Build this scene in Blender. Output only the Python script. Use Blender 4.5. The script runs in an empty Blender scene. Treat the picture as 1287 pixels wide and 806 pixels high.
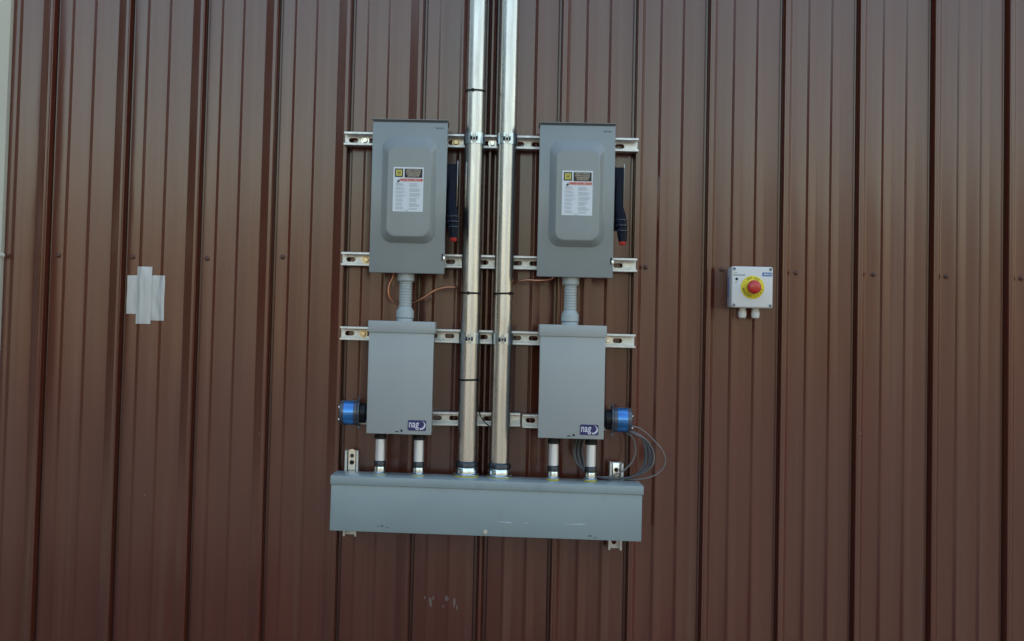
import bpy, bmesh, math, random
from mathutils import Vector, Matrix
random.seed(7)
S = bpy.context.scene
COL = S.collection
PI = math.pi

# ------------------------------------------------------------------ camera
PW, PH = 1287.0, 806.0
F_PX, D, ZC = 1480.0, 3.6, 1.65              # focal length in photo pixels, distance to the wall, eye height
YAW, PITCH, ROLL = -0.0351946, 0.0399348, 0.0247338
CX, CY = 574.33, 359.59                       # principal point (the photo is a crop)

def cam_axes():
    cy, sy, cp, sp = math.cos(YAW), math.sin(YAW), math.cos(PITCH), math.sin(PITCH)
    f = Vector((sy*cp, cy*cp, sp)); r = Vector((cy, -sy, 0)); u = r.cross(f)
    cr, sr = math.cos(ROLL), math.sin(ROLL)
    return cr*r + sr*u, -sr*r + cr*u, f
RX, UP, FW = cam_axes()
cd = bpy.data.cameras.new('camera'); cam = bpy.data.objects.new('camera', cd); COL.objects.link(cam)
m = Matrix((RX, UP, -FW)).transposed().to_4x4(); m.translation = (0, -D, ZC)
cam.matrix_world = m
cd.sensor_fit = 'HORIZONTAL'; cd.sensor_width = 36.0; cd.lens = 36.0*F_PX/PW
cd.shift_x = (PW/2 - CX)/PW; cd.shift_y = (CY - PH/2)/PW
cd.clip_start = 0.05; cd.clip_end = 2000
S.camera = cam

# ------------------------------------------------------------------ light
SUN_EL, SUN_AZ = math.radians(44), math.radians(36)     # the sun stands behind the building, to the right
w = bpy.data.worlds.new('World'); S.world = w; w.use_nodes = True
nt = w.node_tree; bg = nt.nodes['Background']
sky = nt.nodes.new('ShaderNodeTexSky'); sky.sky_type = 'NISHITA'; sky.sun_disc = False
sky.sun_elevation = SUN_EL; sky.sun_rotation = SUN_AZ
sky.air_density = 1.75; sky.dust_density = 2.2; sky.ozone_density = 0.2
nt.links.new(sky.outputs[0], bg.inputs[0]); bg.inputs[1].default_value = 0.15
sl = bpy.data.lights.new('sun', 'SUN'); sl.energy = 3.0; sl.angle = math.radians(0.5); sl.color = (1.0, 0.94, 0.85)
so = bpy.data.objects.new('sun', sl); COL.objects.link(so)
sd = Vector((math.sin(SUN_AZ)*math.cos(SUN_EL), math.cos(SUN_AZ)*math.cos(SUN_EL), math.sin(SUN_EL)))
so.rotation_euler = sd.to_track_quat('Z', 'Y').to_euler(); so.location = (6, 8, 12)
S.view_settings.view_transform = 'Standard'; S.view_settings.look = 'None'
S.view_settings.exposure = 1.27; S.view_settings.gamma = 1.0; S.view_settings.use_curve_mapping = False

# ------------------------------------------------------------------ helpers
def U(px, py, dep=0.0):
    """the point at depth dep in front of the wall that the photo shows at pixel (px, py) -> (x, z)"""
    v = RX*((px-CX)/F_PX) - UP*((py-CY)/F_PX) + FW
    t = (D-dep)/v.y
    return v.x*t, ZC + v.z*t

MATS = {}
def mat(name, col, rough=0.5, metal=0.0, var=0.0, vscale=(8, 8, 8), bump=0.0, bscale=(40, 40, 40), spec=0.5, rvar=0.0, coat=0.0, dirt=None):
    M = bpy.data.materials.new(name); M.use_nodes = True
    n = M.node_tree.nodes; l = M.node_tree.links; b = n['Principled BSDF']
    b.inputs['Base Color'].default_value = (*col, 1); b.inputs['Roughness'].default_value = rough
    b.inputs['Metallic'].default_value = metal; b.inputs['Specular IOR Level'].default_value = spec
    b.inputs['Coat Weight'].default_value = coat; b.inputs['Coat Roughness'].default_value = 0.14
    tc = n.new('ShaderNodeNewGeometry')
    def noise(scale, detail=4):
        mp = n.new('ShaderNodeMapping'); mp.inputs['Scale'].default_value = scale
        l.new(tc.outputs['Position'], mp.inputs[0])
        t = n.new('ShaderNodeTexNoise'); t.inputs['Scale'].default_value = 1; t.inputs['Detail'].default_value = detail
        l.new(mp.outputs[0], t.inputs['Vector']); return t
    src = None
    if var:
        t = noise(vscale)
        mx = n.new('ShaderNodeMix'); mx.data_type = 'RGBA'
        mx.inputs[6].default_value = (*[c*(1-var) for c in col], 1); mx.inputs[7].default_value = (*[min(1, c*(1+var)) for c in col], 1)
        r = n.new('ShaderNodeMapRange'); r.inputs[1].default_value = 0.3; r.inputs[2].default_value = 0.7
        l.new(t.outputs[0], r.inputs[0]); l.new(r.outputs[0], mx.inputs[0]); src = mx.outputs[2]
    if dirt:
        dcol, dscale, lo, hi, amt = dirt
        t = noise(dscale, 6)
        r = n.new('ShaderNodeMapRange'); r.inputs[1].default_value = lo; r.inputs[2].default_value = hi; r.inputs[4].default_value = amt
        l.new(t.outputs[0], r.inputs[0])
        mx = n.new('ShaderNodeMix'); mx.data_type = 'RGBA'; mx.inputs[6].default_value = (*col, 1); mx.inputs[7].default_value = (*dcol, 1)
        if src: l.new(src, mx.inputs[6])
        l.new(r.outputs[0], mx.inputs[0]); src = mx.outputs[2]
    if src: l.new(src, b.inputs['Base Color'])
    if rvar:
        t = noise([s*1.7 for s in vscale]); r = n.new('ShaderNodeMapRange')
        r.inputs[1].default_value = 0.3; r.inputs[2].default_value = 0.7
        r.inputs[3].default_value = max(0.03, rough-rvar); r.inputs[4].default_value = rough+rvar
        l.new(t.outputs[0], r.inputs[0]); l.new(r.outputs[0], b.inputs['Roughness'])
    if bump:
        t = noise(bscale, 3); bp = n.new('ShaderNodeBump'); bp.inputs['Strength'].default_value = 1.0; bp.inputs['Distance'].default_value = bump
        l.new(t.outputs[0], bp.inputs['Height']); l.new(bp.outputs[0], b.inputs['Normal'])
    MATS[name] = M; return M

M_WALL = mat('brown_paint', (0.106, 0.0245, 0.0140), 0.20, spec=0.7, coat=0.4, var=0.10, vscale=(4, 4, 0.6), bump=0.0036, bscale=(6, 6, 0.9), rvar=0.06,
             dirt=((0.135, 0.070, 0.052), (38, 38, 0.45), 0.5, 0.78, 0.38))
M_SCREW = mat('brown_screw', (0.095, 0.032, 0.022), 0.3)
M_CREAM = mat('cream_paint', (0.52, 0.50, 0.41), 0.5, var=0.04, vscale=(5, 5, 2))
M_CONC = mat('concrete', (0.30, 0.28, 0.26), 0.9, var=0.25, vscale=(3, 3, 3), bump=0.004)
M_ROOF = mat('roof_metal', (0.20, 0.14, 0.12), 0.5)
M_SWITCH = mat('switch_grey', (0.250, 0.276, 0.275), 0.30, coat=0.28, var=0.05, vscale=(7, 7, 3), rvar=0.02, bump=0.0006, bscale=(12, 12, 12))
M_BOX = mat('box_grey', (0.365, 0.385, 0.375), 0.42, var=0.035, vscale=(7, 7, 4), rvar=0.05, bump=0.0006, bscale=(9, 9, 9))
M_GUTTER = mat('gutter_grey', (0.285, 0.338, 0.345), 0.36, var=0.05, vscale=(5, 5, 5), rvar=0.06, bump=0.0010, bscale=(6, 6, 8),
               dirt=((0.17, 0.20, 0.22), (12, 14, 9), 0.62, 0.78, 0.4))
M_DARKGREY = mat('dark_grey', (0.03, 0.034, 0.038), 0.5)  # seal, stamped marks, and the painted shade under the switch hoods
M_GALV = mat('galvanised_strut', (0.64, 0.66, 0.66), 0.40, metal=1.0, var=0.10, vscale=(60, 60, 60), rvar=0.08)
M_PIPE = mat('conduit_steel', (0.62, 0.61, 0.59), 0.28, metal=1.0, var=0.07, vscale=(70, 70, 5), rvar=0.05,
             dirt=((0.40, 0.39, 0.38), (45, 45, 9), 0.56, 0.80, 0.45))
M_PIPE2 = mat('nipple_steel', (0.80, 0.79, 0.78), 0.48, metal=0.75, var=0.06, vscale=(60, 60, 10), rvar=0.06)
M_ZINC = mat('zinc_fitting', (0.66, 0.76, 0.84), 0.20, metal=1.0, var=0.06)
M_DARKSHADESTEEL = mat('dark_and_shaded_steel', (0.06, 0.065, 0.075), 0.30, metal=0.8)  # dark bolts, and gland nuts whose shade is painted in
M_STEEL = mat('bright_steel', (0.78, 0.77, 0.74), 0.25, metal=1.0)
M_BRASS = mat('yellow_zinc', (0.70, 0.56, 0.34), 0.35, metal=1.0, var=0.1)
M_YELLOW = mat('yellow_plastic', (0.62, 0.50, 0.04), 0.45)
M_SIGNYEL = mat('sign_yellow', (0.78, 0.62, 0.015), 0.45)
M_BLACK = mat('black_plastic', (0.010, 0.011, 0.013), 0.36, spec=0.25)
M_NAVY = mat('handle_black', (0.004, 0.006, 0.014), 0.34, spec=0.12)
M_GRIP = mat('grip_blue_black', (0.015, 0.025, 0.05), 0.25)
M_CHIP = mat('chipped_paint', (0.13, 0.155, 0.17), 0.5)
M_STRAP = mat('strap_zinc', (0.60, 0.68, 0.74), 0.24, metal=1.0, var=0.06, vscale=(60, 60, 60))
M_LIDSCREW = mat('grey_screw', (0.16, 0.17, 0.18), 0.4)
M_RED = mat('red_plastic', (0.55, 0.03, 0.025), 0.25, coat=0.3)
M_REDTIP = mat('red_paint', (0.45, 0.02, 0.02), 0.4)
M_COPPER = mat('copper', (0.62, 0.29, 0.18), 0.38, metal=1.0, var=0.15, vscale=(40, 40, 40))
M_PVC = mat('grey_pvc', (0.40, 0.44, 0.44), 0.50, var=0.05)
M_WHITEP = mat('white_plastic', (0.70, 0.69, 0.675), 0.35, var=0.02)
M_SIDE = mat('pale_grey_plastic', (0.45, 0.49, 0.51), 0.40)
M_PAPER = mat('label_white', (0.70, 0.74, 0.77), 0.4)
M_INK = mat('ink_black', (0.015, 0.012, 0.011), 0.45)
M_INKGREY = mat('ink_grey', (0.43, 0.46, 0.50), 0.5)
M_INKRED = mat('ink_red', (0.55, 0.06, 0.04), 0.45)
M_INKPINK = mat('ink_pink', (0.72, 0.45, 0.42), 0.45)
M_LABELYEL = mat('label_yellow', (0.62, 0.55, 0.10), 0.45)
M_LABELTAN = mat('label_tan', (0.66, 0.55, 0.42), 0.45)
M_LOGO = mat('logo_blue', (0.022, 0.020, 0.115), 0.35)
M_LOGOW = mat('logo_white', (0.66, 0.64, 0.72), 0.4)
M_TAGBLUE = mat('tag_blue', (0.06, 0.13, 0.36), 0.35)
M_SPDBLUE = mat('blue_label', (0.045, 0.24, 0.64), 0.12, metal=0.6, coat=1.0, var=0.25, vscale=(25, 25, 25))
M_SPDCLEAR = mat('smoky_plastic', (0.06, 0.07, 0.095), 0.12, coat=0.5)
M_CABLE = mat('grey_cable', (0.085, 0.085, 0.095), 0.38)
M_CABLEL = mat('light_grey_cable', (0.19, 0.185, 0.185), 0.38)
M_TAPE = mat('silver_tape', (0.51, 0.515, 0.51), 0.36, metal=0.25, var=0.07, vscale=(60, 60, 14), bump=0.0010, bscale=(70, 70, 22))
M_SCRATCH = mat('scratch', (0.55, 0.62, 0.66), 0.5)
M_SCUFF = mat('wall_scuff', (0.16, 0.115, 0.105), 0.55)
M_DRYGRASS = mat('dry_grass', (0.30, 0.215, 0.125), 0.95, var=0.3, vscale=(0.3, 0.3, 0.3), dirt=((0.06, 0.065, 0.03), (0.045, 0.012, 0.02), 0.45, 0.60, 0.75))
M_EVERGREEN = mat('evergreen', (0.035, 0.050, 0.022), 0.7, var=0.4, vscale=(1, 1, 1))
M_GROUND = mat('gravel_yard', (0.115, 0.098, 0.08), 0.9, var=0.25, vscale=(0.8, 0.8, 0.8), bump=0.02, bscale=(14, 14, 14))

def finish(bm, name, m, parent=None, smooth=False, origin=(0, 0, 0)):
    bmesh.ops.recalc_face_normals(bm, faces=bm.faces)
    me = bpy.data.meshes.new(name); bm.to_mesh(me); bm.free()
    me.materials.append(m)
    if smooth:
        for p in me.polygons: p.use_smooth = True
        me.set_sharp_from_angle(angle=math.radians(38))
    o = bpy.data.objects.new(name, me); COL.objects.link(o)
    o.location = origin
    if parent: o.parent = parent
    return o

def tag(o, label=None, cat=None, group=None, kind=None):
    if label: o['label'] = label
    if cat: o['category'] = cat
    if group: o['group'] = group
    if kind: o['kind'] = kind
    return o

def thing(name, label, cat, loc, group=None):
    o = bpy.data.objects.new(name, None); COL.objects.link(o); o.location = loc; o.empty_display_size = 0.05
    return tag(o, label, cat, group)

def copy_tree(o, loc=None, parent=None, label=None):
    c = o.copy(); COL.objects.link(c)
    if parent: c.parent = parent
    if loc is not None: c.location = loc
    if label: c['label'] = label
    for ch in list(o.children): copy_tree(ch, None, c)
    return c

def bx(bm, x0, x1, d0, d1, z0, z1, bev=0.0, seg=2):
    """box; d = distance in front of the wall (y = -d)"""
    r = bmesh.ops.create_cube(bm, size=1.0)
    for v in r['verts']:
        v.co = Vector((x0 + (v.co.x+.5)*(x1-x0), -d1 + (v.co.y+.5)*(d1-d0), z0 + (v.co.z+.5)*(z1-z0)))
    if bev:
        es = list({e for v in r['verts'] for e in v.link_edges})
        bmesh.ops.bevel(bm, geom=es, offset=bev, segments=seg, profile=0.5, affect='EDGES')
    return bm

def box(name, m, parent, *a, bev=0.0, seg=2):
    return finish(bx(bmesh.new(), *a, bev=bev, seg=seg), name, m, parent, smooth=bev > 0)

def lathe(bm, prof, axis='z', c=(0, 0, 0), n=32, hexa=False):
    """prof: list of (radius, position along axis)"""
    rings = []
    for r, t in prof:
        ring = []
        for k in range(n):
            a = 2*PI*k/n
            rr = r
            if axis == 'z': p = (c[0]+rr*math.cos(a), c[1]+rr*math.sin(a), c[2]+t)
            elif axis == 'x': p = (c[0]+t, c[1]+rr*math.cos(a), c[2]+rr*math.sin(a))
            else: p = (c[0]+rr*math.cos(a), c[1]-t, c[2]+rr*math.sin(a))   # 'd': outwards from the wall
            ring.append(bm.verts.new(p))
        rings.append(ring)
    for a, b in zip(rings, rings[1:]):
        for k in range(n):
            bm.faces.new((a[k], a[(k+1) % n], b[(k+1) % n], b[k]))
    bm.faces.new(rings[0]); bm.faces.new(rings[-1][::-1])
    return bm

def turned(name, m, parent, prof, axis='z', c=(0, 0, 0), n=32):
    return finish(lathe(bmesh.new(), prof, axis, c, n), name, m, parent, smooth=True)

def smooth_path(pts, sub=6):
    P = [Vector(p) for p in pts]; P = [2*P[0]-P[1]] + P + [2*P[-1]-P[-2]]; out = []
    for i in range(1, len(P)-2):
        for k in range(sub):
            t = k/sub; a, b, c_, d = P[i-1:i+3]
            out.append(0.5*((2*b) + (c_-a)*t + (2*a-5*b+4*c_-d)*t*t + (3*b-a-3*c_+d)*t**3))
    out.append(P[-2]); return out

def tube(bm, path, r, n=8):
    rings = []; up = None
    for i, p in enumerate(path):
        t = (path[min(i+1, len(path)-1)] - path[max(i-1, 0)]).normalized()
        if up is None: up = t.orthogonal().normalized()
        up = (up - t*up.dot(t)).normalized(); s = t.cross(up)
        rings.append([bm.verts.new(p + r*(math.cos(2*PI*k/n)*up + math.sin(2*PI*k/n)*s)) for k in range(n)])
    for a, b in zip(rings, rings[1:]):
        for k in range(n): bm.faces.new((a[k], a[(k+1) % n], b[(k+1) % n], b[k]))
    bm.faces.new(rings[0][::-1]); bm.faces.new(rings[-1])
    return bm

def pix_path(pts):   # (px, py, depth) -> world
    o = []
    for px, py, d in pts:
        x, z = U(px, py, d); o.append((x, -d, z))
    return o

def rrect(x0, x1, z0, z1, r, n=6):
    out = []
    for cx, cz, a0 in ((x1-r, z1-r, 0), (x0+r, z1-r, 90), (x0+r, z0+r, 180), (x1-r, z0+r, 270)):
        for k in range(n+1):
            a = math.radians(a0 + 90*k/n); out.append((cx+r*math.cos(a), cz+r*math.sin(a)))
    return out

def plate(bm, pts, d0, d1):
    """extruded outline (x, z) between depths d0 and d1"""
    a = [bm.verts.new((x, -d1, z)) for x, z in pts]; b = [bm.verts.new((x, -d0, z)) for x, z in pts]
    bm.faces.new(a); bm.faces.new(b[::-1])
    k = len(pts)
    for i in range(k): bm.faces.new((a[i], b[i], b[(i+1) % k], a[(i+1) % k]))
    return bm

def text_bm(body, size, x, z, d, thick=0.0006, align='CENTER', sx=1.0, bm=None, bold=0.0, rot=0.0):
    cu = bpy.data.curves.new('lettering', 'FONT'); cu.body = body; cu.size = size; cu.align_x = align; cu.align_y = 'CENTER'
    cu.extrude = 0.0; cu.offset = bold; cu.resolution_u = 3
    o = bpy.data.objects.new('lettering', cu); COL.objects.link(o)
    dg = bpy.context.evaluated_depsgraph_get(); me = bpy.data.meshes.new_from_object(o.evaluated_get(dg))
    bpy.data.objects.remove(o); bpy.data.curves.remove(cu)
    bm = bm or bmesh.new()
    c_, s_ = math.cos(rot), math.sin(rot); vs = []
    for v in me.vertices:
        lx, lz = v.co.x*sx, v.co.y
        vs.append(bm.verts.new((x + lx*c_ - lz*s_, -d, z + lx*s_ + lz*c_)))
    for p in me.polygons:
        try: bm.faces.new([vs[i] for i in p.vertices])
        except ValueError: pass
    bpy.data.meshes.remove(me)
    return bm

def flat(bm, x0, x1, z0, z1, d):
    v = [bm.verts.new(p) for p in ((x0, -d, z0), (x1, -d, z0), (x1, -d, z1), (x0, -d, z1))]; bm.faces.new(v); return bm

# ------------------------------------------------------------------ setting: ground and building
bm = bmesh.new()
gv = [bm.verts.new(p) for p in ((-700, -1000, 0), (700, -1000, 0), (700, 600, 0), (-700, 600, 0))]; bm.faces.new(gv)
tag(finish(bm, 'ground', M_GROUND), 'bare gravel yard in front of the brown metal wall', None, None, 'structure')
# unseen dry slope, added to give the conduits and glossy paint a warm reflection
bm = bmesh.new(); rows = []
for j in range(15):
    v = j/14; row = []
    for i in range(41):
        xx = -160+8*i; yy = -30-8*j
        hgt = 20*(3*v*v-2*v*v*v)*(0.85+0.12*math.sin(i*0.5)+0.1*math.sin(i*0.23+1)) - 0.05
        row.append(bm.verts.new((xx, yy, hgt)))
    rows.append(row)
for p, q in zip(rows, rows[1:]):
    for i in range(40): bm.faces.new((p[i], p[i+1], q[i+1], q[i]))
tag(finish(bm, 'added_hillside', M_DRYGRASS, None, True), 'unseen dry grassy slope across the yard, added for its warm reflection', None, None, 'structure')

# unseen evergreens off to the left, added for dark reflections in conduits and ribs
bm = bmesh.new(); rt = random.Random(3)
for k in range(13):
    ty = -1.5-k*1.25+rt.uniform(-.4, .4); tx = -12.3+rt.uniform(-1.2, .6); hh = rt.uniform(6.0, 9.5); rr_ = rt.uniform(1.3, 2.0)
    for q in range(230):
        f_ = rt.random()**0.8; a_ = rt.uniform(0, 2*PI); r_ = rr_*(1-f_*0.85)*math.sqrt(rt.random())
        p = Vector((tx+r_*math.cos(a_), ty+r_*math.sin(a_), 0.2+hh*f_)); u_ = Vector((rt.uniform(-1, 1), rt.uniform(-1, 1), rt.uniform(-.6, .3))).normalized()
        v_ = u_.orthogonal().normalized(); l_ = rt.uniform(.3, .6); w_ = l_*.45
        bm.faces.new([bm.verts.new(p+x_) for x_ in (u_*-l_, v_*w_, u_*l_, v_*-w_)])
tag(finish(bm, 'added_tree_belt', M_EVERGREEN), 'unseen evergreen belt beside the yard, added for its dark reflection', None, None, 'stuff')

# rib centres read off the photo (row 320 or 110)
RIBS = [U(x, 320)[0] for x in (56.5, 152.3, 246.2, 338.7, 431.0)]
RIBS += [U(527.5, 110)[0], U(614.5, 260)[0], U(709.0, 110)[0], U(803.0, 110)[0]]
RIBS += [U(x, 320)[0] for x in (890.5, 985, 1079.5, 1174, 1268)]
while len(RIBS) < 22: RIBS.append(RIBS[-1]+0.2265)
RIBH = 0.019                          # height of the big ribs
XMID = U(618, 300)[0]                 # the sheets are lapped towards the conduits from both sides
def rib_shape(c):
    """profile of one big rib: gentle flank, crown, steep flank with the lap groove beside it"""
    G = -0.017
    if abs(c-XMID) < 0.05:
        return [(-0.021, 0), (-0.0205, G), (-0.0105, G), (-0.0075, 0.006), (-0.004, RIBH), (0.004, RIBH), (0.0075, 0.006), (0.0105, G), (0.0205, G), (0.021, 0)]
    if c < XMID:
        return [(-0.032, 0), (-0.006, RIBH), (0.0050, RIBH), (0.0066, RIBH+0.0018), (0.0084, RIBH-0.001), (0.0105, G), (0.0195, G), (0.020, 0)]
    return [(-0.020, 0), (-0.0195, G), (-0.0105, G), (-0.0084, RIBH-0.001), (-0.0066, RIBH+0.0018), (-0.0050, RIBH), (0.006, RIBH), (0.018, 0)]
TRIM_X = U(10, 200)[0]                # right edge of the cream trim
WALL_TOP = 5.4

def minors(a, b):
    w_ = b-a
    return (a + w_*0.272, a + w_*0.565) if a < XMID-0.03 else (a + w_*0.305, a + w_*0.614)
def minor_shape(c):
    h = 0.0030 if c < XMID else 0.0058
    return [(-0.0065, 0), (0.0025, h), (0.0055, h), (0.026, 0)]
def interp(pts, x):
    for (x0, d0), (x1, d1) in zip(pts, pts[1:]):
        if x0 <= x <= x1: return d0+(d1-d0)*(x-x0)/max(1e-6, x1-x0)
    return 0.0
def wall_depth(x):
    for c_ in RIBS:
        if abs(x-c_) < 0.033: return interp(rib_shape(c_), x-c_)
    for a, b in zip(RIBS, RIBS[1:]):
        if a <= x <= b:
            for c_ in minors(a, b):
                if -0.007 < x-c_ < 0.031: return interp(minor_shape(c_), x-c_)
    return 0.0

def soften(pts, r=0.0022):
    out = [pts[0]]
    for a, b, c_ in zip(pts, pts[1:], pts[2:]):
        A, B, C_ = Vector(a), Vector(b), Vector(c_)
        la, lc = min(r, (A-B).length*0.3), min(r, (C_-B).length*0.3)
        p, q = B+(A-B).normalized()*la, B+(C_-B).normalized()*lc
        out += [tuple(p), tuple((p+q+2*B)/4), tuple(q)]
    out.append(pts[-1]); return out

def sheet(bm, prof, z0, z1, th=0.0009):
    prof = soften(prof)
    cols = []
    for x, d in prof:
        cols.append([bm.verts.new((x, -d, z0)), bm.verts.new((x, -d, z1)), bm.verts.new((x, -(d-th), z0)), bm.verts.new((x, -(d-th), z1))])
    for a, b in zip(cols, cols[1:]):
        bm.faces.new((a[0], b[0], b[1], a[1])); bm.faces.new((a[2], a[3], b[3], b[2]))
        bm.faces.new((a[0], a[2], b[2], b[0])); bm.faces.new((a[1], b[1], b[3], a[3]))
    for e in (cols[0], cols[-1]): bm.faces.new((e[0], e[1], e[3], e[2]))
    return bm

wall = thing('metal_building', 'brown metal building with a tall ribbed wall of painted cladding panels behind the boxes', 'building', (0, 0.3, 0))
W0 = Vector((0, 0.3, 0))
def wpart(bm, name, m, smooth=False):
    bmesh.ops.translate(bm, verts=bm.verts, vec=-W0)
    return finish(bm, name, m, wall, smooth)
def panel(a, b, first=False):
    """one strip of cladding from the crown of rib a to just under the crown of rib b"""
    L = 0.0009
    p = [(a, 0.0)] if first else [(a-0.0025, RIBH+L-0.0005)] + [(a+x, d+(L if d >= RIBH-0.002 else 0)) for x, d in rib_shape(a) if x > 0.0]
    for c_ in (minors(a, b) if b-a > 0.15 else ()): p += [(c_+x, d) for x, d in minor_shape(c_)]
    p += [(b+x, d) for x, d in rib_shape(b) if x < 0.0] + [(b+0.0012, RIBH-0.0004)]
    return sheet(bmesh.new(), p, 0.16, WALL_TOP)
edges = [TRIM_X-0.10] + RIBS
for i, (a, b) in enumerate(zip(edges, edges[1:])):
    wpart(panel(a, b, i == 0), 'cladding_panel', M_WALL, True)
# cream corner trim, then the building's body, foundation and roof edge
bm = bmesh.new(); bx(bm, TRIM_X-0.16, TRIM_X, -0.02, 0.024, 0.16, WALL_TOP, 0.002); bx(bm, TRIM_X-0.18, TRIM_X-0.14, -10.0, 0.020, 0.162, WALL_TOP-0.003)
wpart(bm, 'corner_trim', M_CREAM, True)['label'] = 'cream painted metal trim at the left edge of the wall'
bm = bmesh.new(); bx(bm, TRIM_X-0.13, RIBS[-1], -10.0, -0.06, 0.15, WALL_TOP-0.02); wpart(bm, 'wall_core', M_ROOF)
bm = bmesh.new(); bx(bm, TRIM_X-0.15, RIBS[-1]+0.02, -10.0, -0.01, 0.0, 0.155); wpart(bm, 'foundation', M_CONC)
bm = bmesh.new(); bx(bm, TRIM_X-0.35, RIBS[-1]+0.3, -10.3, 0.25, WALL_TOP+0.002, WALL_TOP+0.14, 0.01); wpart(bm, 'roof', M_ROOF)
# cladding screws
def screw_bm():
    bm = bmesh.new()
    lathe(bm, [(0.0078, 0.0), (0.0078, 0.0018), (0.006, 0.003)], 'd', n=14)
    lathe(bm, [(0.0048, 0.002), (0.0048, 0.0068), (0.0038, 0.0078)], 'd', n=6)
    return bm
sc0 = None
for px, py in ((73, 321), (166.5, 323), (260, 325), (355, 323), (812, 336), (907.5, 338.5), (1001, 343), (1098, 345), (1190, 347.5), (1284, 350)):
    x, z = U(px, py, 0.004)
    if sc0 is None:
        sc0 = finish(screw_bm(), 'screw', M_SCREW, wall, True); o = sc0
    else:
        o = sc0.copy(); COL.objects.link(o)
    o.location = Vector((x, -wall_depth(x)-0.0002, z)) - W0
x, z = U(4, 321, 0.026); o = finish(screw_bm(), 'screw', M_CREAM, wall, True); o.location = Vector((x-0.003, -0.0242, z)) - W0
# small pale scuffs on the paint
for px, py, w_, h_ in ((534, 751, 3, 6), (541, 756, 4, 15), (544.5, 752, 2, 7), (561.5, 752.5, 6, 9), (571, 757, 3.5, 14), (574, 764, 1.6, 8), (557, 762, 1.5, 5),
                       (1079.5, 544, 1.6, 3), (1079.8, 550.5, 1.6, 3), (327.5, 545, 1.2, 9), (182, 622, 2, 1.4)):
    x, z = U(px, py); k = 9; ww, hh = w_*0.0012, h_*0.0012
    vs = []; bm = bmesh.new()
    for i in range(k):
        a = 2*PI*i/k; q = random.uniform(0.65, 1.15); xx = x+ww*q*math.cos(a)
        vs.append(bm.verts.new((xx, -wall_depth(xx)-0.0009, z+hh*q*math.sin(a))))
    bm.faces.new(vs); wpart(bm, 'paint_scuff', M_SCUFF)

# ------------------------------------------------------------------ strut channels
R0, R1 = 0.0198, 0.0610     # back and front of the struts
SH = 0.0206                 # half width (41 mm)
def strut_bm(length, pitch=0.0508, slot=0.0285, off=0.0127):
    """channel along x from 0 to length, open side towards the viewer, slotted back"""
    bm = bmesh.new(); t = 0.0026; dep = R1-R0
    bx(bm, 0, length, 0.0, dep, SH-t, SH, 0.0008, 1); bx(bm, 0, length, 0.0, dep, -SH, -SH+t, 0.0008, 1)
    bx(bm, 0, length, dep-t, dep+0.0004, SH-0.0070, SH-t*0.5, 0.0008, 1); bx(bm, 0, length, dep-t, dep+0.0004, -SH+t*0.5, -SH+0.0070, 0.0008, 1)
    # back plate with real slots, raised so that they read through the mouth
    zb, d0 = SH-t*0.8, 0.003
    x = 0.0; n = 10; k = 0
    cells = []
    while x < length-0.002:
        x1 = min(length, x+pitch); cells.append((x, x1)); x = x1
    for a, b in cells:
        cx = (a+b)/2
        if b-a < slot+0.008:
            flat(bm, a, b, -zb, zb, d0); continue
        rs = 0.0071; hl = slot/2-rs; ring = []
        for i in range(n+1): an = -PI/2+PI*i/n; ring.append((cx+hl+rs*math.cos(an), rs*math.sin(an)))
        for i in range(n+1): an = PI/2+PI*i/n; ring.append((cx-hl+rs*math.cos(an), rs*math.sin(an)))
        outer = []
        for i, (px, pz) in enumerate(ring):
            dx, dz = px-cx, pz
            if i <= n:
                tt = -1+2*i/n; outer.append((b if 0 < i < n else b, tt*zb))
            else:
                tt = 1-2*(i-n-1)/n; outer.append((a, tt*zb))
        iv = [bm.verts.new((q[0], -d0, q[1])) for q in ring]; ov = [bm.verts.new((q[0], -d0, q[1])) for q in outer]
        iv2 = [bm.verts.new((q[0], -(d0-0.0024), q[1])) for q in ring]
        N = len(iv)
        for i in range(N):
            j = (i+1) % N
            bm.faces.new((iv[i], iv[j], ov[j], ov[i])); bm.faces.new((iv[i], iv2[i], iv2[j], iv[j]))
    return bm

def hexbolt(parent, name, m, x, d, z, r=0.0085, h=0.007, wr=0.0125):
    bm = bmesh.new(); lathe(bm, [(wr, 0), (wr, 0.0018)], 'd', (x, -d, z), 20); lathe(bm, [(r, 0.0018), (r, h-0.001), (r*0.85, h)], 'd', (x, -d, z), 6)
    return finish(bm, name, m, parent, True)

GS = 'galvanised strut rails on the wall'
def rail(x0p, x1p, ypl, ypr, label, bolts=(), off=0.0):
    xa, za = U(x0p, ypl, R1); xb, zb = U(x1p, ypr, R1); z = (za+zb)/2
    t = thing('strut_rail', label, 'strut rail', (xa, -R0, z), GS)
    t.rotation_euler = (0, -math.atan2(zb-za, xb-xa), 0)
    finish(strut_bm(xb-xa), 'channel', M_GALV, t, True)
    for px, mm in bolts:
        x, _ = U(px, ypl, R1)
        hexbolt(t, 'bolt', mm, x-xa, 0.004, 0.0, 0.0085, 0.012)
    return t
rail(432, 803, 173, 181.5, 'topmost horizontal strut rail, behind the upper ends of the two safety switches', ((457.5, M_STEEL), (619, M_STEEL), (573, M_BRASS)))
rail(428.5, 801, 325, 333.5, 'second strut rail from the top, behind the lower ends of the safety switches', ((458.5, M_BRASS),))
rail(427, 799, 418, 428.5, 'third strut rail from the top, behind the tops of the lower grey boxes', ((455, M_BRASS), (766, M_STEEL)))
rail(453, 654, 526.5, 529.2, 'lowest strut rail, left piece, ending in a gap right of the conduits', ())
rail(656.5, 764, 529.3, 532.5, 'short lowest strut rail piece between the gap and the right lower box', ())
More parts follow.
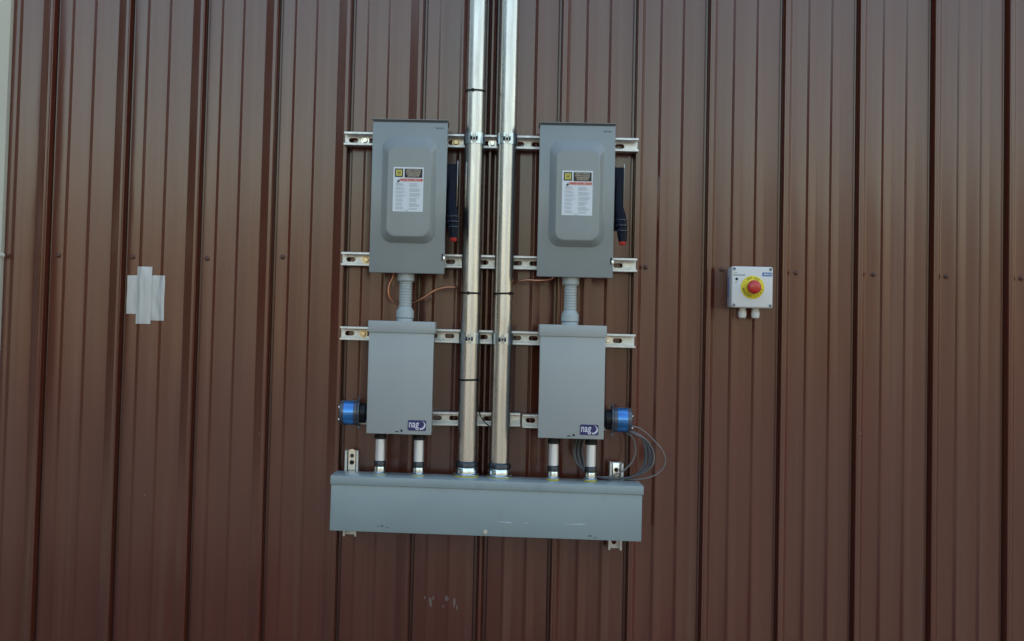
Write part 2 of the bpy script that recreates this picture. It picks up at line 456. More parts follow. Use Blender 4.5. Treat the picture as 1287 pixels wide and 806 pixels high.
# the two uprights that carry the wire trough
def upright(pxc, yt, yb, label):
    xa, zt = U(pxc, yt, R1); _, zb = U(pxc, yb, R1)
    t = thing('strut_post', label, 'strut post', (xa, -R0, zb), 'strut uprights behind the wire trough')
    bm = strut_bm(zt-zb)
    bmesh.ops.rotate(bm, verts=bm.verts, cent=(0, 0, 0), matrix=Matrix.Rotation(-PI/2, 3, 'Y'))
    finish(bm, 'channel', M_GALV, t, True)
    return t, zt-zb
t, h = upright(442.2, 566.5, 674.5, 'upright strut sticking out above the left end of the wire trough')
bm = bmesh.new(); plate(bm, [(0.0105*math.cos(a), h-0.0105+0.0105*math.sin(a)+0.004) for a in [PI*i/10 for i in range(11)]] + [(-0.0105, h-0.075), (0.0105, h-0.075)], 0.028, 0.032)
finish(bm, 'strap_plate', M_STEEL, t, True)
hexbolt(t, 'bolt', M_DARKSHADESTEEL, 0.0, 0.032, h-0.016, 0.004, 0.004, 0.006); hexbolt(t, 'bolt', M_BLACK, 0.0, 0.0322, h-0.036, 0.006, 0.004, 0.0068)
t, h = upright(775.0, 582.5, 692, 'upright strut sticking out above the right end of the wire trough, inside the coiled cable')
bm = bmesh.new(); bx(bm, -0.0105, 0.0105, 0.028, 0.032, h-0.075, h+0.001, 0.002); finish(bm, 'strap_plate', M_STEEL, t, True)
hexbolt(t, 'bolt', M_BLACK, 0.0, 0.0322, h-0.020, 0.005, 0.004, 0.0066)

# ------------------------------------------------------------------ wire trough
T0, T1 = 0.0615, 0.186
xl, ztl = U(415.3, 599.5, T1); xr, ztr = U(808.5, 613, T1); _, zb1 = U(414.3, 666.5, T1); _, zb2 = U(806.5, 681.5, T1)
ztop = (ztl+ztr)/2 + 0.004; zbot = (zb1+zb2)/2
TROUGH_TOP = ztop
xc = (xl+xr)/2; hw = (xr-xl)/2
tr = thing('wire_trough', 'long grey steel wire trough under the conduits, lowest of the grey boxes', 'wire trough', (xc, -T0, zbot))
tr.rotation_euler = (0, math.radians(0.30), 0)
HT = ztop-zbot; TD = T1-T0
box('body', M_GUTTER, tr, -hw+0.004, hw-0.004, 0.0, TD-0.004, 0.004, HT-0.003, bev=0.0015)
box('front_cover', M_GUTTER, tr, -hw+0.002, hw-0.003, TD-0.0035, TD-0.001, 0.0, HT-0.012, bev=0.0012)
bm = bmesh.new(); bx(bm, -hw, hw, 0.001, TD+0.003, HT-0.0022, HT, 0.0009); bx(bm, -hw, hw, TD+0.0005, TD+0.0032, HT-0.0245, HT-0.001, 0.0009)
bx(bm, -hw-0.0004, -hw+0.002, 0.001, TD+0.002, HT-0.0245, HT-0.0005); bx(bm, hw-0.002, hw+0.0004, 0.001, TD+0.002, HT-0.0245, HT-0.0005)
finish(bm, 'hood', M_GUTTER, tr, True)
def tloc(px, py): x, z = U(px, py, T1); return x-xc, z-zbot
x, z = tloc(610, 668.5); hexbolt(tr, 'cover_screw', M_STEEL, x, TD-0.001, 0.012, 0.0045, 0.0045, 0.006)
for x0p, x1p, yp, h_ in ((622, 645, 653.8, 0.9), (634, 646, 655, 0.7), (657, 666, 655.3, 0.7), (709, 738, 656.2, 0.9), (722, 737, 655.4, 0.6)):
    a, z = tloc(x0p, yp); b, _ = tloc(x1p, yp); hh = h_*0.0011; bm = bmesh.new()
    vs = [bm.verts.new((a+(b-a)*f_, -(TD-0.0006), z-0.0042+hh*g_ - f_*0.001)) for f_, g_ in ((0, 0.1), (0.3, 0.8), (0.7, 1), (1, 0.2), (0.8, -0.6), (0.4, -0.9))]
    bm.faces.new(vs); finish(bm, 'scratch', M_SCRATCH, tr)
for px, py, w_, h_ in ((480, 663.5, 3.6, 3.2), (486.5, 665.5, 5, 1.4), (741.5, 674, 5, 2.6), (748, 676.2, 6, 1.2), (475, 664, 2, 2)):
    x, z = tloc(px, py); z += 0.0035 if px < 600 else 0.002
    bm = bmesh.new(); plate(bm, [(x+w_*0.0012*math.cos(a), z+h_*0.0012*math.sin(a)) for a in [2*PI*i/10 for i in range(10)]], TD-0.003, TD-0.0005)
    finish(bm, 'paint_chip', M_CHIP, tr)

# ------------------------------------------------------------------ safety switches
B0 = 0.0615                                     # back of the boxes = face of the rails
CD = 0.150                                      # depth of the switch cover's flat face
GSW = 'safety switches between the strut rails'
def corners(tl, tr_, bl, br, d):
    p = [U(*q, d) for q in (tl, tr_, bl, br)]
    return (p[0][0]+p[1][0]+p[2][0]+p[3][0])/4, (p[0][1]+p[1][1]+p[2][1]+p[3][1])/4, (p[1][0]+p[3][0]-p[0][0]-p[2][0])/2, (p[0][1]+p[1][1]-p[2][1]-p[3][1])/2
cL = corners((470, 149.5), (563, 151.5), (463.2, 342.5), (557.6, 345), CD)
cR = corners((679, 153.5), (774.5, 157), (673.8, 347), (770.4, 349.5), CD)
SWW, SWH = (cL[2]+cR[2])/2, (cL[3]+cR[3])/2

def make_switch(label):
    t = thing('safety_switch', label, 'safety switch', (cL[0], -B0, cL[1]), GSW)
    W, H = SWW/2, SWH/2; d = CD-B0
    box('enclosure', M_SWITCH, t, -W+0.009, W-0.012, 0.0, d-0.012, -H+0.006, H-0.004, bev=0.003)
    # cover with pressed-out field
    bm = bmesh.new(); bx(bm, -W, W, d-0.020, d, -H, H-0.004, 0.0022)
    ox0, ox1, oz1, oz0 = -W+2*W*0.135, W-2*W*0.125, H-SWH*0.108, -H+SWH*0.192
    steps = [(0.0, -0.0008), (0.002, 0.0008), (0.0045, 0.0030), (0.0205, 0.0222), (0.0235, 0.0246), (0.0255, 0.0252), (0.028, 0.0253)]
    rings = []
    for ins, hh in steps:
        # the pressed slope is wider at the top
        pts = rrect(ox0+ins*0.86, ox1-ins*0.86, oz0+ins*0.80, oz1-ins*1.42, 0.036-ins*0.45, 7)
        rings.append([bm.verts.new((x, -(d+hh), z)) for x, z in pts])
    for a, b in zip(rings, rings[1:]):
        n = len(a)
        for i in range(n): bm.faces.new((a[i], a[(i+1) % n], b[(i+1) % n], b[i]))
    bm.faces.new(rings[-1])
    cov = finish(bm, 'cover', M_SWITCH, t, True)
    # rain hood: thin roof plate over a dark strip that paints in the shade beneath
    box('hood', M_SWITCH, t, -W-0.002, W+0.001, 0.0, d+0.004, H-0.0006, H+0.0012, bev=0.0004)
    box('hood_shade_strip', M_DARKGREY, t, -W+0.001, W-0.001, 0.002, d+0.0008, H-0.0074, H-0.0006)
    # latch
    zl = -H+SWH*0.105
    bm = bmesh.new(); bx(bm, W-0.0085, W-0.004, d-0.002, d+0.0012, zl-0.008, zl+0.012, 0.001); finish(bm, 'latch_slot', M_BLACK, t)
    bm = bmesh.new(); bx(bm, W-0.0050, W+0.002, d-0.012, d+0.004, zl-0.008, zl+0.004, 0.0012); finish(bm, 'latch', M_STEEL, t, True)
    # faint stamped marks, top right
    bm = bmesh.new()
    for i in range(5): flat(bm, W-0.036+i*0.0055, W-0.033+i*0.0055, H-0.024-(i % 2)*0.002, H-0.0215, d+0.0005)
    finish(bm, 'stamp_mark', M_DARKGREY, t)
    # label
    lx0, lx1, lz1, lz0 = -W+SWW*0.302, -W+SWW*0.702, H-SWH*0.318, H-SWH*0.606; ld = d+0.0253
    lab = finish(plate(bmesh.new(), rrect(lx0, lx1, lz0, lz1, 0.002, 3), ld-0.0004, ld+0.0008), 'warning_label', M_PAPER, t)
    lw, lh = lx1-lx0, lz1-lz0; e = ld+0.0012
    def q(name, m_, rects, dd=0.0):
        bm = bmesh.new()
        for a, b, c_, f_ in rects: flat(bm, lx0+lw*a, lx0+lw*b, lz1-lh*f_, lz1-lh*c_, e+dd)
        return finish(bm, name, m_, lab)
    q('logo_field', M_INK, [(0.05, 0.32, 0.035, 0.225)])
    q('logo_square', M_LABELYEL, [(0.085, 0.285, 0.062, 0.198)], 0.0003)
    q('logo_mark', M_INK, [(0.125, 0.135, 0.09, 0.172), (0.235, 0.245, 0.09, 0.172), (0.135, 0.235, 0.09, 0.096), (0.135, 0.235, 0.166, 0.172), (0.165, 0.21, 0.113, 0.149)], 0.0006)
    q('title_field', M_INK, [(0.37, 0.96, 0.035, 0.235)])
    bm = bmesh.new()
    for i, (s, f_) in enumerate((('SAFETY SWITCH', 0.068), ('INTERRUPTOR DE SEGURIDAD', 0.113), ('INTERRUPTEUR', 0.158), ('DE SECURITE', 0.198))):
        text_bm(s, 0.0062, lx0+lw*0.665, lz1-lh*f_, e+0.0005, sx=(0.92, 0.50, 0.9, 0.9)[i], bm=bm, bold=0.0001)
    finish(bm, 'title_lettering', M_LABELTAN, lab)
    q('danger_band', M_INKPINK, [(0.25, 0.96, 0.25, 0.325)])
    bm = text_bm('DANGER / PELIGRO / DANGER', 0.0082, lx0+lw*0.605, lz1-lh*0.288, e+0.0005, sx=0.60, bold=0.0003)
    finish(bm, 'danger_lettering', M_INKRED, lab)
    bm = bmesh.new(); plate(bm, [(lx0+lw*0.10, lz1-lh*0.335), (lx0+lw*0.22, lz1-lh*0.265), (lx0+lw*0.19, lz1-lh*0.30), (lx0+lw*0.235, lz1-lh*0.305), (lx0+lw*0.14, lz1-lh*0.375), (lx0+lw*0.17, lz1-lh*0.325)], e-0.0002, e+0.0002)
    finish(bm, 'shock_symbol', M_INK, lab)
    rows = []
    for i in range(27):
        f_ = 0.362 + i*0.0222
        if i % 4 != 3: rows.append((0.09, random.uniform(0.30, 0.47), f_, f_+0.010))
        if i % 5 != 4: rows.append((0.54, random.uniform(0.76, 0.94), f_+0.003, f_+0.013))
    rows.append((0.42, 0.52, 0.965, 0.985))
    q('small_print', M_INKGREY, rows)
    # side operating handle
    hx, top = W, H-SWH*0.275
    box('handle_housing', M_NAVY, t, hx-0.012, hx+0.030, 0.012, 0.066, top-0.185, top, bev=0.003)
    bm = bmesh.new(); bx(bm, hx+0.0302, hx+0.0315, 0.018, 0.052, top-0.125, top+0.012, 0.0005); finish(bm, 'handle_bracket', M_STEEL, t, True)
    bm = bmesh.new(); rr = []
    for zz, xx, dd, wx, wd in ((-0.012, 0.013, 0.058, 0.012, 0.008), (-0.07, 0.012, 0.060, 0.012, 0.009), (-0.115, 0.014, 0.072, 0.0135, 0.010), (-0.145, 0.020, 0.080, 0.0155, 0.012), (-0.165, 0.0225, 0.084, 0.016, 0.013), (-0.200, 0.0245, 0.090, 0.0145, 0.0125), (-0.222, 0.0255, 0.093, 0.012, 0.0105)):
        rr.append([bm.verts.new((hx+xx+wx*math.cos(a), -(dd+wd*math.sin(a)), top+zz)) for a in [2*PI*i/14 for i in range(14)]])
    for a, b in zip(rr, rr[1:]):
        for i in range(14): bm.faces.new((a[i], a[(i+1) % 14], b[(i+1) % 14], b[i]))
    bm.faces.new(rr[0]); bm.faces.new(rr[-1][::-1])
    hd = finish(bm, 'handle', M_NAVY, t, True)
    for zz, xx, dd, r in ((-0.158, 0.0215, 0.082, 0.0174), (-0.174, 0.0230, 0.0865, 0.0170), (-0.190, 0.0240, 0.0885, 0.0164)):
        turned('grip_ring', M_GRIP, hd, [(r-0.002, -0.003), (r, -0.0015), (r, 0.0015), (r-0.002, 0.003)], 'z', (hx+xx, -dd, top+zz), 16)
    turned('handle_tip', M_REDTIP, hd, [(0.0098, 0.008), (0.0098, 0.0), (0.007, -0.004)], 'z', (hx+0.025, -0.093, top-0.229), 16)
    return t
swl = make_switch('left grey safety switch, its black handle beside the left conduit, copper wire looping below')
swr = copy_tree(swl, (cR[0], -B0, cR[1]), label='right grey safety switch, black side handle out over the bare brown wall')

# ------------------------------------------------------------------ lower boxes
CB = 0.165
bL = corners((463, 402), (547, 405), (460.5, 545), (541.5, 547.5), CB)
bR = corners((677.8, 407), (764, 411), (677.0, 549.5), (757, 553), CB)
BW, BH = (bL[2]+bR[2])/2, (bL[3]+bR[3])/2
def make_box(label):
    t = thing('junction_box', label, 'junction box', (bL[0], -B0, bL[1]), 'grey junction boxes above the wire trough')
    W, H = BW/2, BH/2; d = CB-B0
    box('body', M_BOX, t, -W+0.004, W-0.004, 0.0, d-0.006, -H+0.002, H-0.004, bev=0.002)
    bm = bmesh.new(); bx(bm, -W+0.001, W-0.001, d-0.014, d-0.001, -H, H-0.020, 0.0016)
    finish(bm, 'cover', M_BOX, t, True)
    bm = bmesh.new(); bx(bm, -W-0.002, W+0.002, 0.0, d+0.0025, H-0.034, H, 0.0018); finish(bm, 'hood', M_BOX, t, True)
    x0, x1, z0, z1 = W-0.070, W-0.0165, -H+0.012, -H+0.042
    lg = finish(plate(bmesh.new(), rrect(x0, x1, z0, z1, 0.004, 4), d-0.0012, d+0.0004), 'logo_sticker', M_LOGO, t)
    zm = (z0+z1)/2
    bm = text_bm('nag', 0.0300, x0+0.0022, zm+0.0032, d+0.0008, align='LEFT', sx=0.74, bold=0.0005)
    xc_, zc_ = x1-0.0162, zm+0.0005
    a = [(xc_+0.0145*math.cos(v), zc_+0.0132*math.sin(v)) for v in [math.radians(-96+160*i/16) for i in range(17)]]
    b = [(xc_-0.0022+0.0126*math.cos(v), zc_+0.0024+0.0112*math.sin(v)) for v in [math.radians(64-160*i/16) for i in range(17)]]
    vs = [bm.verts.new((x, -(d+0.0011), z)) for x, z in a+b]
    for i in range(16): bm.faces.new((vs[i], vs[i+1], vs[32-i], vs[33-i]))
    finish(bm, 'logo_lettering', M_LOGOW, lg)
    bm = bmesh.new(); plate(bm, [(W-0.088+0.0034*math.cos(v), -H+0.0105+0.0034*math.sin(v)) for v in [2*PI*i/12 for i in range(12)]], d-0.004, d-0.0002)
    finish(bm, 'screw_hole', M_BLACK, t)
    bm = bmesh.new(); bx(bm, W-0.106, W-0.097, d-0.002, d-0.0004, -H+0.006, -H+0.0088); finish(bm, 'padlock_slot', M_BLACK, t)
    return t
jbl = make_box('left lower grey junction box with blue logo sticker, left of both conduits')
jbr = copy_tree(jbl, (bR[0], -B0, bR[1]), label='right lower grey junction box with blue logo sticker, right of both conduits')

# ------------------------------------------------------------------ flexible nipples between switch and box
ND = 0.112
def make_nipple(px, label):
    xc_, zt = U(px, 347, ND); zt = cL[1]-SWH/2+0.006; zb = bL[1]+BH/2
    t = thing('conduit_nipple', label, 'conduit nipple', (xc_, -ND, zb), 'grey nipples between switch and junction box')
    h = zt-zb
    turned('upper_nut', M_PVC, t, [(0.021, h), (0.0255, h-0.004), (0.0255, h-0.026), (0.022, h-0.030)], n=24)
    turned('lower_nut', M_PVC, t, [(0.019, 0.044), (0.0235, 0.034), (0.0265, 0.031), (0.0265, 0.011), (0.023, 0.009)], n=10)
    turned('base_collar', M_PVC, t, [(0.0235, 0.0085), (0.0245, 0.007), (0.0245, -0.001)], n=24)
    pr = []; z = 0.038; i = 0
    while z < h-0.026:
        pr += [(0.0172, z), (0.0190, z+0.0010), (0.0190, z+0.0060), (0.0172, z+0.0070)]; z += 0.0082
    turned('ribbed_tube', M_PVC, t, pr, n=28)
    return t
nl = make_nipple(510.3, 'ribbed grey nipple under the left safety switch, with copper wire looped behind it')
x, _ = U(716.6, 380, ND)
copy_tree(nl, (x, -ND, bR[1]+BH/2+0.0), label='ribbed grey nipple under the right safety switch, above the right junction box')

# ------------------------------------------------------------------ big conduits
PR = 0.0287; PD = R1+0.0006+PR+0.002
GC = 'tall steel conduits rising from the wire trough'
def fitting(t, r, s=1.0, yellow=True):
    turned('locknut', M_ZINC, t, [(r*1.28, 0.003), (r*1.34, 0.005), (r*1.34, 0.008), (r*1.22, 0.010)], n=32)
    turned('sealing_ring', M_YELLOW, t, [(r*1.24, -0.0008), (r*1.30, 0.0), (r*1.30, 0.0032), (r*1.2, 0.0034)], n=32)
    turned('connector_body', M_ZINC, t, [(r*1.14, 0.009), (r*1.14, 0.020*s+0.004), (r*1.08, 0.024*s+0.004)], n=32)
    turned('gland_nut', M_DARKSHADESTEEL, t, [(r*1.08, 0.022*s+0.004), (r*1.2, 0.024*s+0.004), (r*1.2, 0.036*s+0.004), (r*1.1, 0.041*s+0.004), (r*1.01, 0.042*s+0.004)], n=12)  # dark colour paints in the nut's shade and dark reflection
def make_conduit(px, label):
    x, z = U(px, 300, PD)
    t = thing('steel_conduit', label, 'conduit', (x, -PD, TROUGH_TOP), GC)
    turned('pipe', M_PIPE, t, [(PR, 0.01), (PR, WALL_TOP-0.02-TROUGH_TOP)], n=48)
    fitting(t, PR)
    return t
cl = make_conduit(593.2, 'left of the two tall steel conduits, with three black cable ties')
cx1 = cl.location.x
cx2 = U(634.3, 300, PD)[0]
copy_tree(cl, (cx2, -PD, TROUGH_TOP-0.002), label='right of the two tall steel conduits, with one black cable tie')

# pipe clamps on the rails
def clamp_obj(x, z, label):
    t = thing('pipe_clamp', label, 'pipe clamp', (x, -PD, z), 'strut clamps holding the conduits')
    bm = bmesh.new(); r = PR+0.0008; hw_ = 0.0165; n = 40
    for s0, s1 in ((-86, 265),):
        a = []
        for i in range(n+1):
            v = math.radians(-90+7 + (346)*i/n)
            a.append([bm.verts.new((rr*math.cos(v), rr*math.sin(v), zz)) for rr, zz in ((r, -hw_), (r, hw_), (r+0.0024, hw_), (r+0.0024, -hw_))])
        for p, q in zip(a, a[1:]):
            for k in range(4): bm.faces.new((p[k], p[(k+1) % 4], q[(k+1) % 4], q[k]))
        bm.faces.new(a[0]); bm.faces.new(a[-1][::-1])
    finish(bm, 'strap', M_STRAP, t, True)
    for s in (-1, 1):
        bm = bmesh.new(); bx(bm, s*0.0042-0.0009, s*0.0042+0.0009, r-0.0002, r+0.017, -0.013, 0.013, 0.0006); finish(bm, 'ear', M_GALV, t)
    bm = bmesh.new(); lathe(bm, [(0.0055, -0.012), (0.0062, -0.010), (0.0062, -0.0055), (0.003, -0.005), (0.003, 0.005), (0.006, 0.0055), (0.006, 0.011)], 'x', (0, -(r+0.010), -0.002), 8)
    finish(bm, 'clamp_bolt', M_DARKSHADESTEEL, t, True)
    return t
z1 = (U(596, 175, PD)[1]); z3 = U(590, 425, PD)[1]
c0 = clamp_obj(cx1, z1, 'strut clamp holding the left conduit on the topmost rail')
copy_tree(c0, (cx2, -PD, z1), label='strut clamp holding the right conduit on the topmost rail')
copy_tree(c0, (cx1, -PD, z3), label='strut clamp holding the left conduit on the third rail')
copy_tree(c0, (cx2, -PD, z3), label='strut clamp holding the right conduit on the third rail')

# cable ties
def tie(x, py, head, tilt, label):
    z = U(592, py, PD+PR)[1]
    t = thing('cable_tie', label, 'cable tie', (x, -PD, z), 'black cable ties on the conduits')
    t.rotation_euler = (0, tilt, 0)
    r = PR+0.0006
    turned('band', M_BLACK, t, [(r, -0.0030), (r+0.0016, -0.0028), (r+0.0016, 0.0028), (r, 0.0030)], n=36)
    a = math.radians(head); c_ = Vector((r*math.sin(a), -r*math.cos(a), 0))
    bm = bmesh.new(); bx(bm, -0.0042, 0.0042, 0.0, 0.0055, -0.0045, 0.0045, 0.001)
    bmesh.ops.rotate(bm, verts=bm.verts, cent=(0, 0, 0), matrix=Matrix.Rotation(a, 3, 'Z')); bmesh.ops.translate(bm, verts=bm.verts, vec=c_)
    finish(bm, 'head', M_BLACK, t)
tie(cx1, 113, -14, 0.0, 'black cable tie high on the left conduit, above the topmost rail')
tie(cx1, 368.5, -12, -0.005, 'black cable tie on the left conduit where the copper wire ends')
tie(cx1, 478, 75, -0.04, 'lowest black cable tie on the left conduit, below the third rail')
tie(cx2, 368.0, 45, -0.03, 'the only black cable tie on the right conduit')

# ------------------------------------------------------------------ short conduits between box and trough
QR = 0.0146; QD = 0.118
jz = bL[1]-BH/2
def make_short(px, label):
    x = U(px, 568, QD)[0]
    t = thing('short_conduit', label, 'conduit', (x, -QD, TROUGH_TOP), 'short conduits between junction box and wire trough')
    h = jz-TROUGH_TOP
    turned('pipe', M_PIPE2, t, [(QR, 0.01), (QR, h)], n=28)
    fitting(t, QR, 0.92)
    turned('upper_nut', M_BLACK, t, [(QR*1.05, h-0.019), (QR*1.25, h-0.017), (QR*1.25, h-0.008), (QR*1.15, h-0.007), (QR*1.15, h+0.003)], n=12)
    return t
s0 = make_short(477.8, 'short conduit under the left junction box, the one nearer the left end of the trough')
for px, dz, lab in ((526.2, 0.0, 'short conduit under the left junction box, the one nearer the tall conduits'),
                (695.8, 0.0, 'short conduit under the right junction box, the one nearer the tall conduits'),
                (742.6, 0.0, 'short conduit under the right junction box, the one in front of the coiled cable')):
    copy_tree(s0, (U(px, 568, QD)[0], -QD, TROUGH_TOP+dz), label=lab)

# ------------------------------------------------------------------ surge protectors on the box sides
def make_spd(x, z, flip, label):
    t = thing('surge_protector', label, 'surge protector', (x, -0.115, z), 'round blue surge protectors on the junction boxes')
    if flip: t.rotation_euler = (0, PI, 0)
    turned('threaded_hub', M_BLACK, t, [(0.012, -0.004), (0.012, 0.004), (0.022, 0.005), (0.022, 0.010), (0.030, 0.012), (0.030, 0.027), (0.027, 0.028)], 'x', n=28)
    turned('flange', M_SPDCLEAR, t, [(0.036, 0.0275), (0.042, 0.0285), (0.042, 0.0325), (0.036, 0.034)], 'x', n=32)
    turned('barrel', M_SPDCLEAR, t, [(0.034, 0.033), (0.0362, 0.035), (0.0362, 0.081), (0.034, 0.086), (0.028, 0.088)], 'x', n=36)
    # wrap-round blue label on the front half of the barrel
    bm = bmesh.new(); n = 20; rows = []
    for i in range(n+1):
        v = math.radians(-90-78+148*i/n if not flip else -90-70+148*i/n)
        rows.append([bm.verts.new((xx, 0.0370*math.sin(v) , (0.0370*math.cos(v)))) for xx in (0.045, 0.074)])
    for a, b in zip(rows, rows[1:]): bm.faces.new((a[0], b[0], b[1], a[1]))
    finish(bm, 'blue_label', M_SPDBLUE, t, True)
    for zz in (0.012, -0.022) if not flip else (-0.016, 0.020):
        turned('end_screw', M_STEEL, t, [(0.0045, 0.0), (0.0045, 0.0035), (0.003, 0.0045)], 'x', (0.0862, -0.020, zz), 10)
    for v in (100, 180, -100):
        a = math.radians(v-90)
        bm = bmesh.new(); bx(bm, 0.0275, 0.0335, -0.004, 0.004, 0.040, 0.047, 0.001)
        bmesh.ops.rotate(bm, verts=bm.verts, cent=(0, 0, 0), matrix=Matrix.Rotation(a, 3, 'X')); finish(bm, 'flange_lug', M_SPDCLEAR, t)
    return t
xb = bR[0]+BW/2-0.004
make_spd(xb, U(785, 529, 0.15)[1], False, 'blue surge protector on the right junction box, with the coiled cable below it')
make_spd(bL[0]-BW/2+0.004, U(437, 519.5, 0.15)[1], True, 'blue surge protector on the left side of the left junction box')

# ------------------------------------------------------------------ copper wires
bm = bmesh.new(); tube(bm, smooth_path(pix_path([(495.5, 340, 0.085), (494, 348, 0.085), (489.5, 358, 0.085), (488.3, 367, 0.084), (491, 376, 0.082), (499, 381.5, 0.075), (511, 382.5, 0.068), (519, 380.5, 0.07), (533, 374, 0.078), (545, 366, 0.082), (557, 361.8, 0.082), (570, 361.2, 0.075), (576, 363.0, 0.066), (580, 366, 0.056), (590, 369, 0.048)])), 0.0035, 10)
tag(finish(bm, 'copper_wire', M_COPPER, None, True), 'bare copper wire looping from the left safety switch behind its nipple to the left conduit', 'copper wire', 'bare copper wires')
bm = bmesh.new(); tube(bm, smooth_path(pix_path([(641, 359, 0.048), (646, 356.5, 0.055), (652, 354, 0.062), (662, 352.2, 0.07), (674, 352.8, 0.078), (686, 352.2, 0.085), (694, 350, 0.09), (698, 345, 0.09)])), 0.0035, 10)
tag(finish(bm, 'copper_wire', M_COPPER, None, True), 'short bare copper wire from the right conduit to under the right safety switch', 'copper wire', 'bare copper wires')
bm = bmesh.new(); tube(bm, smooth_path(pix_path([(598.5, 500, 0.075), (600.5, 508, 0.075), (602.5, 519, 0.072), (606, 527, 0.070), (612, 533.5, 0.068), (619, 537.5, 0.066), (625, 539, 0.064)])), 0.0016, 6)
tag(finish(bm, 'thin_wire', M_BLACK, None, True), 'thin black wire hanging between the two conduits at the lowest rail', 'wire')

# ------------------------------------------------------------------ coiled cable
cc = thing('cable_coil', 'loosely coiled thin grey cable below the right surge protector, resting on the wire trough', 'cable', (U(775, 600, 0.08)[0], -0.08, TROUGH_TOP))
def loop(pts, m_, r=0.0024):
    L0 = Vector(cc.location); bm = bmesh.new()
    tube(bm, [p-L0 for p in smooth_path(pix_path(pts), 7)], r, 8); finish(bm, 'cable_loop', m_, cc, True)
loop([(794, 536, 0.14), (803, 538, 0.135), (814, 546, 0.12), (824, 556, 0.105), (833, 567, 0.095), (836.5, 579, 0.088), (832.5, 590, 0.082), (822, 598, 0.078), (808, 602, 0.076), (793, 602.6, 0.074), (775, 602, 0.073), (758, 600.5, 0.072)], M_CABLEL, 0.0019)
for k, (rx, ox, oy, mm) in enumerate(((0, 0, 0, M_CABLE), (2.4, 0.8, 0.6, M_CABLEL), (-3.2, -1, 0.8, M_CABLE), (-5.6, 0.5, -1.2, M_CABLE), (-8.5, -0.6, -0.4, M_CABLE), (-1.6, 1.4, 1.6, M_CABLE), (-6.8, 1.2, 0.4, M_CABLEL))):
    d0 = 0.073+0.004*(k % 3)
    loop([(789, 541.5, 0.13), (797, 544+oy, 0.128), (807+rx*.3, 549+oy, 0.115), (815+rx*.7, 558+oy, 0.10), (819.5+rx, 571+oy, d0+0.012), (817.5+rx, 584+oy, d0+0.006), (808+rx*.6, 594+oy*.5, d0+0.002), (793, 599.5+oy*.3, d0), (775, 602+oy*.3, d0), (757, 600.8, d0), (743, 597.5, d0), (732+ox-rx*.4, 590, d0), (726+ox-rx*.9, 579, d0-0.008), (724+ox-rx*.9, 566, d0-0.016), (727-rx*.8, 553, d0-0.026), (736-rx*.8, 543, d0-0.03)], mm)
loop([(786, 543, 0.118), (792, 547, 0.112), (797.5, 555, 0.10), (799, 567, 0.09), (796, 578, 0.084), (789, 587, 0.08), (779, 594.5, 0.078), (764, 599.5, 0.076), (748, 599.0, 0.074), (735, 592.5, 0.073), (725, 582, 0.066), (720.5, 568, 0.058), (721, 555, 0.048), (727, 545, 0.042)], M_CABLEL)

# ------------------------------------------------------------------ emergency stop box
ED = 0.082
eC = corners((919.5, 334), (972.3, 336.3), (919.3, 386), (970.8, 388.5), ED)
es = thing('emergency_stop_box', 'white emergency stop box with red button on yellow disc, alone at right', 'emergency stop', (eC[0], -0.006, eC[1]))
W, H, d = eC[2]/2, eC[3]/2, ED-0.006
box('base', M_SIDE, es, -W+0.0012, W-0.0012, 0.0, d-0.034, -H+0.0012, H-0.0012, bev=0.005)
box('base_groove', M_TAGBLUE, es, -W+0.0002, -W+0.006, 0.014, 0.030, -H+0.030, H-0.030, bev=0.0008)
box('seal', M_DARKGREY, es, -W+0.006, W-0.006, d-0.0345, d-0.0315, -H+0.006, H-0.006)
box('lid', M_WHITEP, es, -W, W, d-0.032, d, -H, H, bev=0.0055, seg=4)
for sx_ in (-1, 1):
    for sz in (-1, 1):
        turned('lid_screw', M_LIDSCREW, es, [(0.0046, -0.001), (0.0046, 0.0006), (0.0036, 0.0012)], 'd', (sx_*(W-0.0075), -d, sz*(H-0.0075)), 14)
ex, ez = U(945.8, 361.3, ED); ex -= eC[0]; ez -= eC[1]
yd = turned('yellow_disc', M_SIGNYEL, es, [(0.0345, 0.0), (0.0345, 0.0012), (0.0335, 0.0018)], 'd', (ex, -d, ez), 48)
bm = bmesh.new()
def arc_text(s, r, a0, a1, size, inside):
    for i, ch in enumerate(s):
        v = math.radians(a0+(a1-a0)*i/max(1, len(s)-1))
        if ch != ' ': text_bm(ch, size, ex+r*math.cos(v), ez+r*math.sin(v), d+0.0022, bm=bm, rot=v+PI/2 if inside else v-PI/2, bold=0.0002, sx=0.8)
arc_text('NOT-AUS', 0.0278, 122, 52, 0.0078, False)
arc_text('EMERGENCY', 0.0280, 188, 262, 0.0078, True); arc_text('STOP', 0.0280, 285, 345, 0.0078, True)
finish(bm, 'disc_lettering', M_INK, yd)
turned('button_collar', M_SIGNYEL, es, [(0.0215, 0.0), (0.0215, 0.006), (0.019, 0.008)], 'd', (ex, -d, ez), 36)
turned('stop_button', M_RED, es, [(0.015, 0.005), (0.015, 0.014), (0.0195, 0.017), (0.0205, 0.022), (0.0200, 0.027), (0.017, 0.0315), (0.011, 0.034), (0.004, 0.0348)], 'd', (ex, -d, ez), 40)
x0, z1_ = U(958.2, 342.6, ED); x1, z0_ = U(970.4, 347.6, ED)
tg = finish(plate(bmesh.new(), rrect(x0-eC[0], x1-eC[0], z0_-eC[1], z1_-eC[1], 0.0008, 2), d-0.0002, d+0.0006), 'blue_tag', M_TAGBLUE, es)
bm = bmesh.new(); zc_ = (z0_+z1_)/2-eC[1]; xx = x0-eC[0]
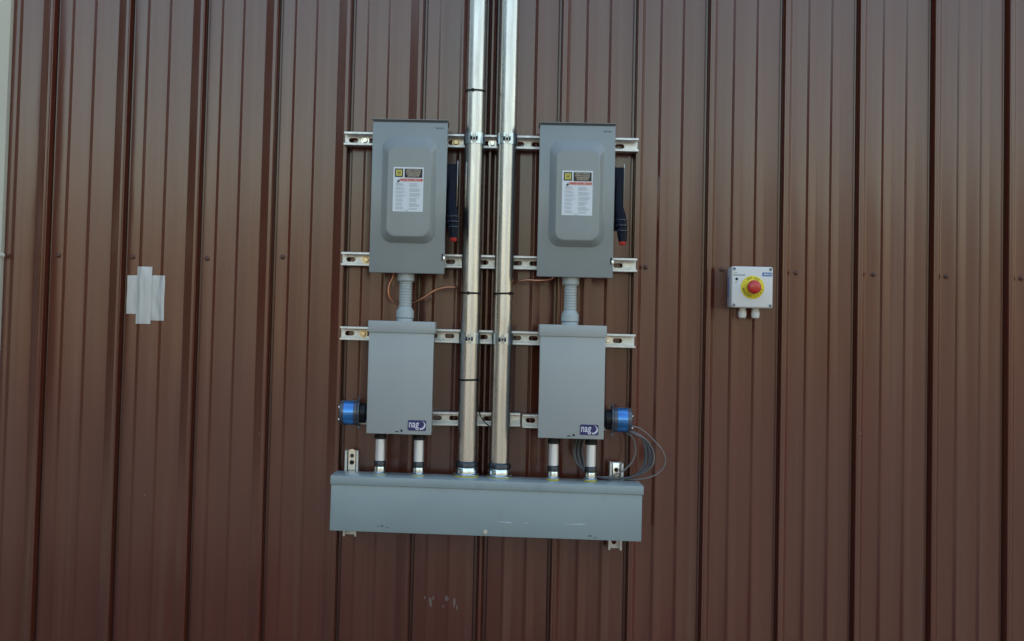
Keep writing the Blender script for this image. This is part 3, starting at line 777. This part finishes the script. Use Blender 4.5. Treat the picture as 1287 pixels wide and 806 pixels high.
for i, w_ in enumerate((0.0035, 0.003, 0.0026, 0.0032)): flat(bm, xx+0.0045+i*0.0042, xx+0.0045+i*0.0042+w_, zc_-0.0022, zc_+0.0022, d+0.0010)
flat(bm, xx+0.0235, xx+0.0262, zc_-0.003, zc_+0.003, d+0.0010)
finish(bm, 'tag_print', M_PAPER, tg)
bm = bmesh.new(); x0, z0_ = U(921.6, 345.6, ED); x0 -= eC[0]; z0_ -= eC[1]
for i in range(9): flat(bm, x0+i*0.0040, x0+i*0.0040+0.0032, z0_-0.0011-(0.0004 if i % 2 else 0), z0_+0.0011, d+0.0005)
flat(bm, x0+0.003, x0+0.007, z0_+0.0068, z0_+0.0079, d+0.0005); flat(bm, x0+0.007, x0+0.0115, z0_+0.0058, z0_+0.0069, d+0.0005)
flat(bm, x0+0.0035, x0+0.0125, z0_-0.0225, z0_-0.0217, d+0.0005)
finish(bm, 'front_print', M_INK, es)
x0, z0_ = U(926, 350.8, ED)
turned('indicator', M_BLACK, es, [(0.0040, -0.001), (0.0040, 0.0012), (0.003, 0.002)], 'd', (x0-eC[0], -d, z0_-eC[1]), 16)
for px in (932.8, 949.3):
    gx = U(px, 392, 0.045)[0]-eC[0]
    turned('cable_gland', M_WHITEP, es, [(0.0105, -H+0.004), (0.0105, -H-0.008), (0.0125, -H-0.010), (0.0128, -H-0.021), (0.011, -H-0.028), (0.007, -H-0.031)], 'z', (gx, -0.040, 0), 14)

# ------------------------------------------------------------------ tape patch
tp = thing('tape_patch', 'silver grey tape patch of three overlapping strips stuck on the wall at left', 'tape patch', (U(184, 372)[0], -0.002, U(184, 372)[1]))
L0 = Vector(tp.location)
def strip(x0p, x1p, y0p, y1p, lift, wr):
    xa, za = U(x0p, y0p); xb_, _ = U(x1p, y0p); _, zb = U(x0p, y1p)
    bm = bmesh.new(); nx, nz = 14, 22; g = []
    ph = random.random()*6
    for j in range(nz+1):
        row = []
        for i in range(nx+1):
            u, v = i/nx, j/nz; x = xa+(xb_-xa)*u; z = za+(zb-za)*v
            dd = wall_depth(x)*0.8 + lift + wr*(0.5+0.5*math.sin(u*9+ph+1.6*math.sin(v*4.0+ph)))*(math.sin(PI*v)**0.5)*math.sin(PI*u)
            row.append(bm.verts.new(Vector((x + 0.0012*math.sin(v*9+ph)*0.4, -dd, z))-L0))
        g.append(row)
    for j in range(nz):
        for i in range(nx): bm.faces.new((g[j][i], g[j][i+1], g[j+1][i+1], g[j+1][i]))
    finish(bm, 'tape_strip', M_TAPE, tp, True)
strip(160.6, 178, 346.2, 394.5, 0.0016, 0.0014)
strip(188.5, 208.0, 346.2, 402.8, 0.0020, 0.0020)
strip(173.6, 192.2, 335.2, 407.0, 0.0040, 0.0030)
